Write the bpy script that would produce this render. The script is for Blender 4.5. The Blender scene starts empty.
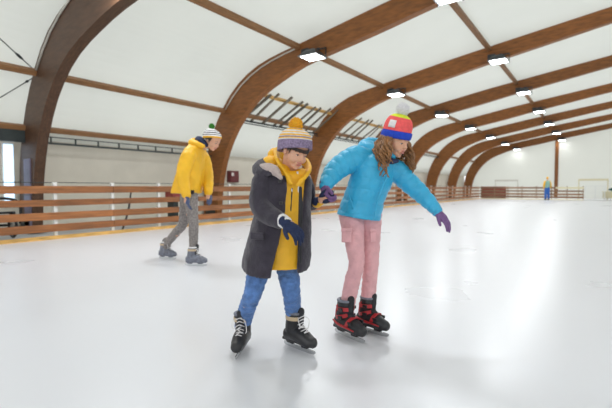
import bpy, bmesh, math, random
from mathutils import Vector, Matrix, noise
random.seed(7)
sc = bpy.context.scene
COL = sc.collection
PI = math.pi
# ------------------------------------------------------------------ camera
FPX, TH, PT, CH = 412.0, .619, .0405, 1.1
Fh = Vector((-math.sin(TH), math.cos(TH), 0))
Rv = Vector((math.cos(TH), math.sin(TH), 0))
UZ = Vector((0, 0, 1))
CF = Fh*math.cos(PT) - UZ*math.sin(PT)
CU = Fh*math.sin(PT) + UZ*math.cos(PT)
cam = bpy.data.cameras.new('camera'); cam.sensor_width = 36; cam.lens = 36*FPX/612
cam.clip_start = .05; cam.clip_end = 300
co = bpy.data.objects.new('camera', cam); COL.objects.link(co)
co.location = (0, 0, CH); co.rotation_euler = (PI/2-PT, 0, TH)
sc.camera = co
cam.dof.use_dof = True; cam.dof.focus_distance = 2.85; cam.dof.aperture_fstop = 2.0

def K(px, py, d):
    """place on the rink: image column/row at distance d in front of the photographer"""
    return Vector((0, 0, CH)) + d*(CF + Rv*((px-306)/FPX) + CU*((204-py)/FPX))

# ------------------------------------------------------------------ materials
def mat(name, col, rough=.6, bump=0, bscale=60, var=0, vscale=8, metal=0, emit=None, estr=0, spec=.5, sss=0, sheen=0, rand=0, stretch=None, coat=0):
    m = bpy.data.materials.new(name); m.use_nodes = True
    nt = m.node_tree; b = nt.nodes['Principled BSDF']; L = nt.links.new
    b.inputs['Base Color'].default_value = (*col, 1); b.inputs['Roughness'].default_value = rough
    b.inputs['Metallic'].default_value = metal; b.inputs['Specular IOR Level'].default_value = spec
    b.inputs['Sheen Weight'].default_value = sheen; b.inputs['Coat Weight'].default_value = coat
    if sss:
        b.inputs['Subsurface Weight'].default_value = sss; b.inputs['Subsurface Scale'].default_value = .02
    if emit:
        b.inputs['Emission Color'].default_value = (*emit, 1); b.inputs['Emission Strength'].default_value = estr
    tc = nt.nodes.new('ShaderNodeTexCoord'); mp = nt.nodes.new('ShaderNodeMapping'); L(tc.outputs['Object'], mp.inputs[0])
    if stretch: mp.inputs['Scale'].default_value = stretch
    src = None
    if var:
        n = nt.nodes.new('ShaderNodeTexNoise'); n.inputs['Scale'].default_value = vscale; n.inputs['Detail'].default_value = 5
        L(mp.outputs[0], n.inputs['Vector'])
        mr = nt.nodes.new('ShaderNodeMapRange'); mr.inputs[1].default_value = .3; mr.inputs[2].default_value = .7
        mr.inputs[3].default_value = 1-var; mr.inputs[4].default_value = 1+var; L(n.outputs[0], mr.inputs[0])
        src = mr.outputs[0]
    if rand:
        oi = nt.nodes.new('ShaderNodeObjectInfo'); m2 = nt.nodes.new('ShaderNodeMapRange')
        m2.inputs[3].default_value = 1-rand; m2.inputs[4].default_value = 1+rand; L(oi.outputs['Random'], m2.inputs[0])
        if src:
            mm = nt.nodes.new('ShaderNodeMath'); mm.operation = 'MULTIPLY'; L(src, mm.inputs[0]); L(m2.outputs[0], mm.inputs[1]); src = mm.outputs[0]
        else: src = m2.outputs[0]
    if src:
        vm = nt.nodes.new('ShaderNodeVectorMath'); vm.operation = 'SCALE'; vm.inputs[0].default_value = col
        L(src, vm.inputs['Scale']); L(vm.outputs[0], b.inputs['Base Color'])
    if bump:
        n2 = nt.nodes.new('ShaderNodeTexNoise'); n2.inputs['Scale'].default_value = bscale; n2.inputs['Detail'].default_value = 4
        L(mp.outputs[0], n2.inputs['Vector'])
        bp = nt.nodes.new('ShaderNodeBump'); bp.inputs['Strength'].default_value = bump; bp.inputs['Distance'].default_value = .01
        L(n2.outputs[0], bp.inputs['Height']); L(bp.outputs[0], b.inputs['Normal'])
    return m

def ice_mat():
    m = mat('ice', (.76, .77, .79), .3, spec=.5)
    nt = m.node_tree; b = nt.nodes['Principled BSDF']; L = nt.links.new
    tc = nt.nodes.new('ShaderNodeTexCoord')
    n = nt.nodes.new('ShaderNodeTexNoise'); n.inputs['Scale'].default_value = .6; n.inputs['Detail'].default_value = 6
    L(tc.outputs['Object'], n.inputs['Vector'])
    r = nt.nodes.new('ShaderNodeMapRange'); r.inputs[1].default_value = .3; r.inputs[2].default_value = .7; r.inputs[3].default_value = .27; r.inputs[4].default_value = .31
    L(n.outputs[0], r.inputs[0]); L(r.outputs[0], b.inputs['Roughness'])
    cr = nt.nodes.new('ShaderNodeMixRGB'); cr.inputs[1].default_value = (.695, .705, .745, 1); cr.inputs[2].default_value = (.73, .735, .77, 1)
    L(n.outputs[0], cr.inputs[0]); L(cr.outputs[0], b.inputs['Base Color'])
    # skate scratches
    h = None
    for k, (rot, s) in enumerate(((.3, 1.0), (1.4, 1.3), (2.3, .8))):
        mp = nt.nodes.new('ShaderNodeMapping'); mp.inputs['Rotation'].default_value = (0, 0, rot); mp.inputs['Scale'].default_value = (s*1.2, s*60, 1)
        L(tc.outputs['Object'], mp.inputs[0])
        w = nt.nodes.new('ShaderNodeTexNoise'); w.inputs['Scale'].default_value = 1; w.inputs['Detail'].default_value = 2; w.inputs['Distortion'].default_value = .4
        L(mp.outputs[0], w.inputs['Vector'])
        if h is None: h = w.outputs[0]
        else:
            a = nt.nodes.new('ShaderNodeMath'); a.operation = 'ADD'; L(h, a.inputs[0]); L(w.outputs[0], a.inputs[1]); h = a.outputs[0]
    bp = nt.nodes.new('ShaderNodeBump'); bp.inputs['Strength'].default_value = .05; bp.inputs['Distance'].default_value = .003
    L(h, bp.inputs['Height']); L(bp.outputs[0], b.inputs['Normal'])
    return m

M = dict(
    ice=ice_mat(),
    membrane=mat('membrane', (.80, .79, .75), .55, .1, 3, .035, .8),
    wall=mat('wall_paint', (.66, .62, .53), .8, .1, 20, .05, 1.5),
    farwall=mat('far_wall_paint', (.78, .76, .71), .8, .1, 20, .04, .6),
    concrete=mat('concrete', (.42, .42, .42), .6, .2, 30, .12, 2),
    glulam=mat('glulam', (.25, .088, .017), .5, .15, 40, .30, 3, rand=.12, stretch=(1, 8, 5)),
    glulam_shaded=mat('glulam_shaded', (.085, .040, .020), .5, .15, 40, .30, 3, stretch=(1, 8, 5)),  # darker glulam: shade on the nearest arch put into its colour
    purlin=mat('purlin_wood', (.26, .125, .048), .6, .15, 40, .25, 5, rand=.15, stretch=(6, .6, 6)),
    board=mat('board_wood', (.27, .10, .030), .5, .2, 40, .35, 4, rand=.22, stretch=(5, .5, 6)),
    board2=mat('board_wood_far', (.27, .15, .085), .5, .2, 40, .3, 4, rand=.2, stretch=(.5, 5, 6)),
    kick=mat('kick_board', (.62, .36, .10), .5, .1, 40, .3, 5, stretch=(5, .6, 5)),
    white=mat('white_paint', (.74, .73, .70), .45, var=.05),
    cream=mat('cream_paint', (.72, .66, .45), .5, var=.05),
    steel=mat('dark_steel', (.035, .045, .045), .45, metal=.3, var=.15),
    zinc=mat('zinc_conduit', (.62, .60, .55), .45, metal=.2, var=.05),
    slat=mat('slat_wood', (.17, .14, .10), .7, .2, 30, .3, 3, rand=.35),
    lamp_glass=mat('lamp_glass', (.9, .92, .95), .3, emit=(.92, .97, 1.0), estr=14),
    lamp_body=mat('lamp_body', (.05, .055, .06), .4, metal=.4, var=.1),
    lamp_trim=mat('lamp_trim', (.55, .58, .60), .25, metal=.7, var=.05),
    black=mat('black_plastic', (.018, .018, .02), .4, var=.2),
    blade=mat('blade_steel', (.6, .61, .62), .22, metal=.9, var=.05),
    red=mat('red_plastic', (.42, .025, .03), .4, var=.1),
    hydrant=mat('hose_cabinet_red', (.13, .012, .014), .45, var=.1),
    window=mat('window_light', (.6, .75, .9), .3, emit=(.55, .78, 1.0), estr=1.3),
    skin=mat('skin', (.66, .36, .235), .5, .05, 120, .05, 20, sss=.15),
    lip=mat('lip', (.52, .16, .14), .4, var=.05),
    mouth=mat('mouth', (.16, .03, .03), .5, var=.05),
    teeth=mat('teeth', (.85, .82, .76), .3, var=.02),
    eye=mat('eye_white', (.8, .78, .76), .2, var=.02),
    iris=mat('iris', (.03, .018, .012), .2, var=.1),
    hair_dark=mat('dark_hair', (.03, .016, .010), .45, .3, 90, .3, 40),
    hair_fair=mat('fair_hair', (.27, .125, .045), .42, .3, 90, .45, 30, rand=.1),
    coat=mat('charcoal_wool', (.034, .028, .042), .9, .6, 160, .22, 25, sheen=.25),
    coat_in=mat('fleece_lining', (.50, .40, .37), .95, .8, 120, .15, 40, sheen=.3),
    black_cloth=mat('black_cloth', (.02, .02, .024), .75, .3, 120, .15, 30),
    yellow=mat('yellow_nylon', (.83, .44, .012), .5, .25, 50, .07, 12),
    yellow2=mat('yellow_anorak', (.84, .46, .012), .5, .25, 40, .07, 9),
    jeans=mat('blue_denim', (.085, .185, .43), .85, .6, 150, .30, 22, sheen=.15),
    pink=mat('pink_cotton', (.74, .40, .42), .85, .35, 120, .08, 20, sheen=.1),
    blue=mat('blue_nylon', (.035, .40, .66), .42, .25, 45, .07, 14),
    navy=mat('navy_knit', (.016, .026, .075), .9, .6, 200, .2, 40),
    purple=mat('purple_knit', (.20, .105, .26), .9, .6, 200, .2, 40),
    leggings=mat('speckled_leggings', (.23, .205, .195), .85, .4, 120, .40, 45),
    cuff_white=mat('white_knit', (.78, .76, .76), .9, .5, 150, .05, 40),
    hat_purple=mat('purple_wool', (.26, .20, .31), .95, .6, 150, .35, 90),
    hat_yellow=mat('yellow_wool', (.85, .46, .03), .95, .6, 150, .15, 60),
    hat_cream=mat('cream_wool', (.72, .68, .66), .95, .6, 150, .1, 60),
    hat_white=mat('white_wool', (.82, .81, .82), .95, .6, 150, .08, 60),
    hat_dark=mat('dark_wool', (.05, .035, .04), .95, .6, 150, .15, 60),
    hat_blue=mat('royal_wool', (.016, .06, .50), .95, .6, 150, .12, 60),
    hat_coral=mat('coral_wool', (.88, .12, .12), .95, .6, 150, .10, 60),
    hat_neon=mat('neon_wool', (.72, .80, .05), .95, .6, 150, .10, 60),
    hat_green=mat('green_wool', (.055, .24, .035), .95, .6, 150, .2, 60),
    tan=mat('tan_strap', (.55, .42, .27), .6, var=.1),
    skate_grey=mat('grey_skate', (.16, .17, .21), .45, var=.35, vscale=30),
    skate_blue=mat('blue_skate_shell', (.05, .07, .15), .4, var=.2),
    vest=mat('green_vest', (.25, .42, .36), .8, var=.1),
    overalls=mat('blue_overalls', (.03, .13, .45), .8, var=.1),
    foot=mat('bluish_foot_panel', (.17, .15, .22), .5, var=.25, vscale=3),
    darkred=mat('dark_red_fabric', (.30, .06, .05), .8, var=.15),
    green=mat('dark_green_cloth', (.02, .09, .07), .8, var=.15),
    mesh_white=mat('white_wire', (.75, .76, .74), .5, var=.03),
)

# the roof and end wall are stretched fabric that lets some daylight through
def fabric(m, k=.62):
    nt = m.node_tree; b = nt.nodes['Principled BSDF']; o = nt.nodes['Material Output']
    t = nt.nodes.new('ShaderNodeBsdfTranslucent'); t.inputs[0].default_value = (.86, .875, .84, 1)
    x = nt.nodes.new('ShaderNodeMixShader'); x.inputs[0].default_value = k
    nt.links.new(b.outputs[0], x.inputs[1]); nt.links.new(t.outputs[0], x.inputs[2]); nt.links.new(x.outputs[0], o.inputs[0])
fabric(M['membrane']); fabric(M['farwall'])

# ------------------------------------------------------------------ mesh builder
def tag(o, label, cat, group=None, kind=None):
    if label: o['label'] = label
    if cat: o['category'] = cat
    if group: o['group'] = group
    if kind: o['kind'] = kind
    return o

def empty(name, loc, label=None, cat=None, group=None):
    o = bpy.data.objects.new(name, None); COL.objects.link(o); o.location = loc; o.empty_display_size = .1
    return tag(o, label, cat, group)

class MB:
    def __init__(s): s.v = []; s.f = []; s.m = []
    def add(s, vs, fs, mi=0):
        n = len(s.v); s.v += [Vector(v) for v in vs]; s.f += [tuple(i+n for i in f) for f in fs]; s.m += [mi]*len(fs); return s
    def box(s, c, d, R=None, mi=0, bev=0):
        c = Vector(c); hx, hy, hz = [q/2 for q in d]
        vs = [Vector((x*hx, y*hy, z*hz)) for x in (-1, 1) for y in (-1, 1) for z in (-1, 1)]
        if R is not None: vs = [R @ v for v in vs]
        return s.add([v+c for v in vs], [(0, 1, 3, 2), (4, 6, 7, 5), (0, 4, 5, 1), (2, 3, 7, 6), (0, 2, 6, 4), (1, 5, 7, 3)], mi)
    def ring(s, rings, mi=0, cap=True, closed=True):
        n = len(rings[0]); vs = [p for r in rings for p in r]; fs = []
        for i in range(len(rings)-1):
            for j in range(n if closed else n-1):
                a = i*n+j; b = i*n+(j+1) % n; fs.append((a, b, b+n, a+n))
        if cap: fs.append(tuple(reversed(range(n)))); fs.append(tuple(range((len(rings)-1)*n, len(rings)*n)))
        return s.add(vs, fs, mi)
    def tube(s, pts, rad, n=10, mi=0, round_ends=False, sub=0):
        pts = [Vector(p) for p in pts]
        rad = list(rad) if hasattr(rad, '__len__') else [rad]*len(pts)
        if sub: pts, rad = smooth_path(pts, rad, sub)
        if round_ends:
            a = (pts[0]-pts[1]).normalized(); b = (pts[-1]-pts[-2]).normalized(); r0, r1 = rad[0], rad[-1]
            P0 = [(pts[0]+a*r0*math.sin(t), r0*math.cos(t)) for t in (1.45, 1.1, .75, .38)]
            P1 = [(pts[-1]+b*r1*math.sin(t), r1*math.cos(t)) for t in (.38, .75, 1.1, 1.45)]
            pts = [p for p, _ in P0]+pts+[p for p, _ in P1]; rad = [r for _, r in P0]+rad+[r for _, r in P1]
        rings = []; prev = None
        for i, p in enumerate(pts):
            t = (pts[min(i+1, len(pts)-1)]-pts[max(i-1, 0)]).normalized()
            if prev is None:
                u = t.orthogonal().normalized()
            else:
                u = (prev-t*prev.dot(t))
                u = u.normalized() if u.length > 1e-6 else t.orthogonal().normalized()
            prev = u; w = t.cross(u)
            rings.append([p+(u*math.cos(2*PI*k/n)+w*math.sin(2*PI*k/n))*rad[i] for k in range(n)])
        return s.ring(rings, mi)
    def ell(s, c, r, R=None, n=20, mi=0):
        c = Vector(c); rings = []; m = n//2
        for i in range(1, m):
            t = PI*i/m
            ring = [Vector((r[0]*math.sin(t)*math.cos(2*PI*k/n), r[1]*math.sin(t)*math.sin(2*PI*k/n), -r[2]*math.cos(t))) for k in range(n)]
            rings.append(ring)
        top = Vector((0, 0, r[2])); bot = Vector((0, 0, -r[2]))
        vs = [p for q in rings for p in q]+[bot, top]
        if R is not None: vs = [R @ v for v in vs]
        fs = []
        for i in range(m-2):
            for j in range(n):
                a = i*n+j; b = i*n+(j+1) % n; fs.append((a, b, b+n, a+n))
        B = (m-1)*n; T = B+1
        for j in range(n):
            fs.append((B, (j+1) % n, j)); fs.append((T, (m-2)*n+j, (m-2)*n+(j+1) % n))
        return s.add([v+c for v in vs], fs, mi)
    def prism(s, poly, axis_vec, origin=(0, 0, 0), eu=(1, 0, 0), ev=(0, 0, 1), mi=0):
        """extrude a 2-D polygon along axis_vec"""
        eu = Vector(eu); ev = Vector(ev); o = Vector(origin); a = Vector(axis_vec); n = len(poly)
        v = [o+eu*x+ev*y for x, y in poly]; v += [p+a for p in v]
        fs = [tuple(range(n))[::-1], tuple(range(n, 2*n))]+[(i, (i+1) % n, (i+1) % n+n, i+n) for i in range(n)]
        return s.add(v, fs, mi)
    def mesh(s, name, smooth=False):
        me = bpy.data.meshes.new(name); me.from_pydata([tuple(v) for v in s.v], [], s.f); me.update()
        bm = bmesh.new(); bm.from_mesh(me); bmesh.ops.recalc_face_normals(bm, faces=bm.faces); bm.to_mesh(me); bm.free()
        for i, p in enumerate(me.polygons): p.material_index = s.m[i] if i < len(s.m) else 0; p.use_smooth = smooth
        return me
    def build(s, name, mats, parent=None, smooth=False, bevel=0, origin=None, label=None):
        """origin: where the object's pivot goes (world)"""
        base = Vector(origin) if origin is not None else Vector((0, 0, 0))
        if parent is not None: base = world_loc(parent) if origin is None else base
        if parent is None and origin is None and s.v:
            lo = [min(v[i] for v in s.v) for i in range(3)]; hi = [max(v[i] for v in s.v) for i in range(3)]
            base = Vector(((lo[0]+hi[0])/2, (lo[1]+hi[1])/2, lo[2]))
        s.v = [v-base for v in s.v]
        me = s.mesh(name, smooth)
        for m_ in (mats if isinstance(mats, (list, tuple)) else [mats]): me.materials.append(m_)
        o = bpy.data.objects.new(name, me); COL.objects.link(o)
        if parent is not None:
            o.parent = parent; o.location = base-world_loc(parent)
        else: o.location = base
        if bevel:
            b = o.modifiers.new('bevel', 'BEVEL'); b.width = bevel; b.segments = 2; b.limit_method = 'ANGLE'
        if label: o['label'] = label
        return o

def world_loc(o):
    p = Vector(o.location)
    while o.parent: o = o.parent; p += Vector(o.location)
    return p

def smooth_path(pts, rad, sub):
    P = [pts[0]*2-pts[1]]+pts+[pts[-1]*2-pts[-2]]; Q = [rad[0]]+list(rad)+[rad[-1]]
    op = []; orr = []
    for i in range(1, len(P)-2):
        for k in range(sub):
            t = k/sub; f = lambda a, b, c, d: .5*((2*b)+(c-a)*t+(2*a-5*b+4*c-d)*t*t+(3*b-a-3*c+d)*t**3)
            op.append(f(P[i-1], P[i], P[i+1], P[i+2])); orr.append(max(1e-4, f(Q[i-1], Q[i], Q[i+1], Q[i+2])))
    op.append(pts[-1]); orr.append(rad[-1]); return op, orr

def remesh(mb, name, mats, parent=None, voxel=.006, iters=4, disp=None, label=None, origin=None, clip=None, matfn=None):
    """fuse overlapping closed shapes into one continuous skin"""
    base = Vector(origin) if origin is not None else world_loc(parent)
    mb.v = [v-base for v in mb.v]
    me = mb.mesh(name+'_raw'); o = bpy.data.objects.new('raw', me); COL.objects.link(o)
    r = o.modifiers.new('r', 'REMESH'); r.mode = 'VOXEL'; r.voxel_size = voxel; r.adaptivity = 0
    if iters:
        q = o.modifiers.new('s', 'SMOOTH'); q.iterations = iters; q.factor = .5
    dg = bpy.context.evaluated_depsgraph_get(); dg.update()
    m2 = bpy.data.meshes.new_from_object(o.evaluated_get(dg)); m2.name = name
    bpy.data.objects.remove(o); bpy.data.meshes.remove(me)
    m2.materials.clear()
    for m_ in (mats if isinstance(mats, (list, tuple)) else [mats]): m2.materials.append(m_)
    if disp:
        m2.update(); nr = [v.normal.copy() for v in m2.vertices]
        for v, n in zip(m2.vertices, nr):
            v.co = v.co + n*disp(v.co+base, n)
    if clip:
        for v in m2.vertices: v.co = clip(v.co+base)-base
    for p in m2.polygons:
        p.use_smooth = True
        if matfn: p.material_index = matfn(p.center+base, p.normal)
    ob = bpy.data.objects.new(name, m2); COL.objects.link(ob)
    if parent is not None: ob.parent = parent; ob.location = base-world_loc(parent)
    else: ob.location = base
    if label: ob['label'] = label
    return ob

def folds(amp, sc_=14, stretch=(1, 1, 1), amp2=0, seed=0):
    def f(p, n):
        q = Vector((p.x*sc_*stretch[0]+seed, p.y*sc_*stretch[1]+seed, p.z*sc_*stretch[2]))
        a = noise.noise(q); r = 1-abs(a)*2
        return amp*(r*.6+noise.noise(q*2.1)*.4) + (amp2*noise.noise(q*6) if amp2 else 0)
    return f

# ================================================================== HALL
AY = [4.44+6.01*i for i in range(8)]        # arch positions along the hall
RX = 3.0                                    # ridge
inn = [(-11.35, -.02), (-11.22, 1.2), (-10.95, 2.15), (-10.62, 2.8), (-10.25, 3.3), (-9.75, 3.8), (-9.15, 4.2), (-8.4, 4.53), (-7.5, 4.85), (-6.4, 5.07), (-5.0, 5.33), (-3.4, 5.66), (0, 6.29), (RX, 6.84)]
out = [(-12.05, -.02), (-12.0, 1.5), (-11.75, 2.55), (-11.35, 3.4), (-10.75, 4.2), (-10.1, 4.75), (-9.3, 5.14), (-8.4, 5.36), (-7.6, 5.50), (-5.0, 5.98), (-3.4, 6.24), (0, 6.76), (RX, 7.22)]
mir = lambda L: [(2*RX-x, z) for x, z in reversed(L[:-1])]
inn_f = inn+mir(inn); out_f = out+mir(out)
ordn = ['nearest', 'second', 'third', 'fourth', 'fifth', 'sixth', 'seventh', 'eighth and farthest']
def out_z(x):
    for (a, za), (b, zb) in zip(out_f, out_f[1:]):
        if a <= x <= b: return za+(zb-za)*(x-a)/(b-a)
AW = .24
arch_note = ['its foot at the left edge of the photo', 'curving up behind the yellow anorak skater', 'rising behind the boy', 'its foot hidden behind the girl', 'its foot beside the blue jacket sleeve', 'foot above the side fence', 'next before the end wall', 'standing against the end wall']
for i, y in enumerate(AY):
    t = empty('timber_arch', (-11.7, y, 0), '%s laminated timber arch from the photographer, %s' % (ordn[i], arch_note[i]), 'roof arch', 'laminated timber arches')
    m = MB(); n = len(inn_f); poly_i = inn_f; poly_o = out_f
    # resample both edges to the same parameter so the beam is a strip of quads
    N = 72
    def res(L, k):
        d = [0]
        for a, b in zip(L, L[1:]): d.append(d[-1]+math.hypot(b[0]-a[0], b[1]-a[1]))
        t_ = d[-1]*k/N
        for q in range(len(L)-1):
            if d[q+1] >= t_-1e-9:
                u = (t_-d[q])/(d[q+1]-d[q]); return (L[q][0]+(L[q+1][0]-L[q][0])*u, L[q][1]+(L[q+1][1]-L[q][1])*u)
    def sm(L):
        v, _ = smooth_path([Vector((a, 0, b)) for a, b in L], [1]*len(L), 4); return [(p.x, p.z) for p in v]
    I = sm(inn); O = sm(out); I = I+mir(I); O = O+mir(O)
    rings = []
    for k in range(N+1):
        a = res(I, k); b = res(O, k)
        if i == 0:    # the nearest arch sits a little flatter at the haunch
            g = lambda x: min(1, max(0, (10.4+RX-abs(x-RX))/3.2))
            a = (a[0], a[1]-.36*g(a[0])); b = (b[0], b[1]-.24*g(b[0]))
        rings.append([Vector((a[0], y-AW/2, a[1])), Vector((a[0], y+AW/2, a[1])), Vector((b[0], y+AW/2, b[1])), Vector((b[0], y-AW/2, b[1]))])
    m.ring(rings); m.build('beam', M['glulam_shaded' if i == 0 else 'glulam'], t)
    if i < 2:   # conduit on the near face
        L = O; c = MB(); pts = []
        for k in range(N//2):
            a = res(O, k); b = res(I, k)
            if 3.5 < a[1] < 5.5: pts.append((a[0]*.84+b[0]*.16, y-AW/2-.02, a[1]*.84+b[1]*.16))
        c.tube(pts, .022, 8); c.build('conduit', M['zinc'], t, smooth=True)
    if i == 0:  # thin bluish panels on the near face of the foot
        m = MB()
        for a, b in ((0, .9), (.9, 1.8)): m.box((-11.52+(.02 if a else 0), y-AW/2-.015, (a+b)/2+.01), (.36, .03, b-a-.02))
        m.build('foot_panel', M['foot'], t, bevel=.004, label='bluish foot panel')
    m = MB(); m.box((-11.66, y, .06), (.80, .42, .12)); m.box((-11.68, y-.14, .25), (.5, .02, .3)); m.build('steel_shoe', M['steel'], t)

# purlins between the arches
rows = [(-11.0, 'curved side above the fence'), (-7.65, 'left-slope lamp row'), (-3.42, 'upper lamp row')]
bays = [(-3.0, 0)]+[(AY[k], k+1) for k in range(7)]
bay_n = ['before the nearest arch', 'between the nearest and second arches', 'between the second and third arches', 'between the third and fourth arches', 'between the fourth and fifth arches', 'between the fifth and sixth arches', 'between the sixth and seventh arches', 'between the two farthest arches']
def purlin(x, y0, y1, lab, w=.13, h=.16, dz=0, mt='purlin'):
    z = out_z(x); sl = math.atan2(out_z(x+.05)-out_z(x-.05), .1)
    R = Matrix.Rotation(-sl, 3, 'Y'); m = MB()
    off = R @ Vector((0, 0, -.09+dz))
    c = Vector((x, (y0+y1)/2, z))+off
    m.box(c, (w, y1-y0-.004, h), R)
    o = m.build('roof_purlin', M[mt], None, bevel=.006); return tag(o, lab, 'roof beam', 'purlins running along the hall')
for x, rn in rows:
    for bi, (ya, k) in enumerate(bays):
        y0 = (AY[k-1]+AW/2) if k else -3; y1 = AY[k]-AW/2
        purlin(x, y0, y1, 'timber purlin, %s, %s' % (rn, bay_n[bi]))
for bi in (0, 1):
    y0 = (AY[bi-1]+AW/2) if bi else -3; y1 = AY[bi]-AW/2
    purlin(-11.72, y0, y1, 'lowest timber purlin above side wall, %s' % bay_n[bi], w=.12, h=.16)
for bi in (2, 3):
    purlin(-10.28, AY[bi-1]+AW/2, AY[bi]-AW/2, 'light purlin crossing loose battens %s' % bay_n[bi], w=.09, h=.12, dz=-.03, mt='kick')
# steel strip truss under the lowest purlin
for bi in (0, 1):
    y0 = (AY[bi-1]+AW/2) if bi else -3; y1 = AY[bi]-AW/2
    m = MB(); x = -11.62
    m.box((x, (y0+y1)/2, 2.24), (.05, y1-y0-.01, .05)); m.box((x, (y0+y1)/2, 2.40), (.05, y1-y0-.01, .02))
    yy = y0+.35
    while yy < y1-.1: m.box((x, yy, 2.32), (.03, .035, .15)); yy += .62
    if bi == 0: m.box((x-.03, (y0+y1)/2, 2.36), (.1, y1-y0-.01, .30))
    o = m.build('steel_rail', M['steel']); tag(o, 'dark steel hanging rail along the side wall, %s' % bay_n[bi], 'rail', 'dark steel rails under the roof edge')
for bi in (2, 3, 4, 5):
    y0 = AY[bi-1]+AW/2; y1 = AY[bi]-AW/2
    m = MB(); y0 += .02; y1 -= .02; m.tube([(-10.98, y0, 3.62), (-10.98, y1, 3.62)], .035, 8); m.tube([(-10.93, y0, 3.52), (-10.93, y1, 3.52)], .02, 8)
    o = m.build('service_pipe', M['steel'], smooth=True); tag(o, 'pair of dark pipes under the side purlin, %s' % bay_n[bi], 'pipe', 'dark service pipes')
# loose battens lying over the purlins
for bi, n in ((2, 10), (3, 8)):
    y0 = AY[bi-1]+.5; y1 = AY[bi]-.35
    for k in range(n):
        y = y0+(y1-y0)*k/(n-1)+random.uniform(-.12, .12)
        a = Vector((-11.02+random.uniform(-.1, .05), y-.15, 3.62)); b = Vector((-9.92+random.uniform(-.2, .1), y+.28, 4.60+random.uniform(-.08, .08)))
        d = (b-a); c = (a+b)/2; Rz = d.to_track_quat('X', 'Z').to_matrix(); m = MB()
        m.box(c, (d.length, random.uniform(.14, .26), .045), Rz)
        o = m.build('roof_batten', M['slat'], bevel=.004); tag(o, 'dark loose batten laid up the curved side %s' % bay_n[bi], 'batten', 'dark battens %s' % bay_n[bi])
# bracing cables
for (a, b, lab) in (((-11.0, 4.30, 3.90), (-8.85, 1.25, 5.12), 'thin bracing cable rising left from the nearest arch'), ((-11.03, 4.28, 3.68), (-11.38, 3.58, 3.04), 'thin bracing cable dropping left from the nearest arch')):
    t = empty('bracing_cable', a, lab, 'cable'); a = Vector(a); b = Vector(b)
    m = MB(); m.tube([a, b], .012, 6); m.build('wire', M['steel'], t, smooth=True)
    p = a.lerp(b, .09); q = a.lerp(b, .16); m = MB(); m.tube([p, p.lerp(q, .3), p.lerp(q, .7), q], [.012, .03, .03, .012], 8); m.build('turnbuckle', M['steel'], t, smooth=True)

# ceiling membrane
m = MB(); OO = []
v, _ = smooth_path([Vector((a, 0, b)) for a, b in out], [1]*len(out), 4); OO = [(p.x, p.z) for p in v if p.z > 2.3]; OO = OO+mir(OO)
def offs(L, d):
    r = []
    for i, (x, z) in enumerate(L):
        a = L[max(i-1, 0)]; b = L[min(i+1, len(L)-1)]; tx, tz = b[0]-a[0], b[1]-a[1]; l = math.hypot(tx, tz); r.append((x-tz/l*d, z+tx/l*d))
    return r
lo_ = offs(OO, .012); hi_ = offs(OO, .06)
rings = [[Vector((a[0], -6, a[1])), Vector((a[0], 46.9, a[1])), Vector((b[0], 46.9, b[1])), Vector((b[0], -6, b[1]))] for a, b in zip(lo_, hi_)]
m.ring(rings); o = m.build('ceiling', M['membrane'], None, smooth=False, origin=(0, 0, 0)); o['kind'] = 'structure'
# walls, floor
m = MB(); m.box((-12.17, 20.45, 1.3), (.12, 52.9, 2.66)); o = m.build('wall_left', M['wall']); o['kind'] = 'structure'
m = MB(); poly = [(-12.1, 0)]+[(x, z) for x, z in offs(OO, 0)]+[(18.1, 0)]
m.prism(poly, (0, .14, 0), origin=(0, 46.75, 0)); o = m.build('wall_far', M['farwall']); o['kind'] = 'structure'
m = MB(); m.box((3, 20.45, -.1), (31, 53.1, .1)); o = m.build('floor', M['concrete']); o['kind'] = 'structure'
FX = -9.42; FY = 42.0
m = MB(); m.box(((FX+15)/2, (FY-5.5)/2, -.025), (15-FX, FY+5.5, .05)); o = m.build('ice_sheet', M['ice']); o['kind'] = 'structure'
# end wall column
m = MB(); m.box((-3.45, 46.6, 2.85), (.3, .26, 5.6)); o = m.build('wall_column', M['glulam'], bevel=.01); tag(o, 'single timber column standing against the white end wall', 'column')
# window slot on the left
t = MB(); t.box((-12.09, 4.10, 1.42), (.06, .26, 1.6)); w = t.build('window_1', M['white']); w['kind'] = 'structure'
p = MB(); p.box((-12.05, 4.10, 1.42), (.03, .2, 1.5)); p.build('window_pane', M['window'], w)
# grey door beside hose cabinet
d = MB(); d.box((-12.08, 10.95, 1.02), (.06, .75, 2.05)); dd = d.build('door_1', M['zinc']); dd['kind'] = 'structure'
h = MB(); h.box((-12.03, 11.2, 1.0), (.05, .03, .12)); h.build('door_handle', M['steel'], dd)

# hose cabinet on wall
t = empty('hose_cabinet', (-12.0, 11.82, 1.28), 'small dark red cabinet fixed to the side wall beyond the fence', 'cabinet')
m = MB(); m.box((-12.035, 11.82, 1.53), (.19, .50, .46)); m.build('body', M['hydrant'], t, bevel=.01)
m = MB(); m.box((-11.93, 11.82, 1.53), (.02, .44, .40)); dr = m.build('door', M['hydrant'], t, bevel=.004)
m = MB(); m.box((-11.917, 11.7, 1.62), (.006, .12, .13)); m.build('sticker', M['white'], dr, label='white sticker')

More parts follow.
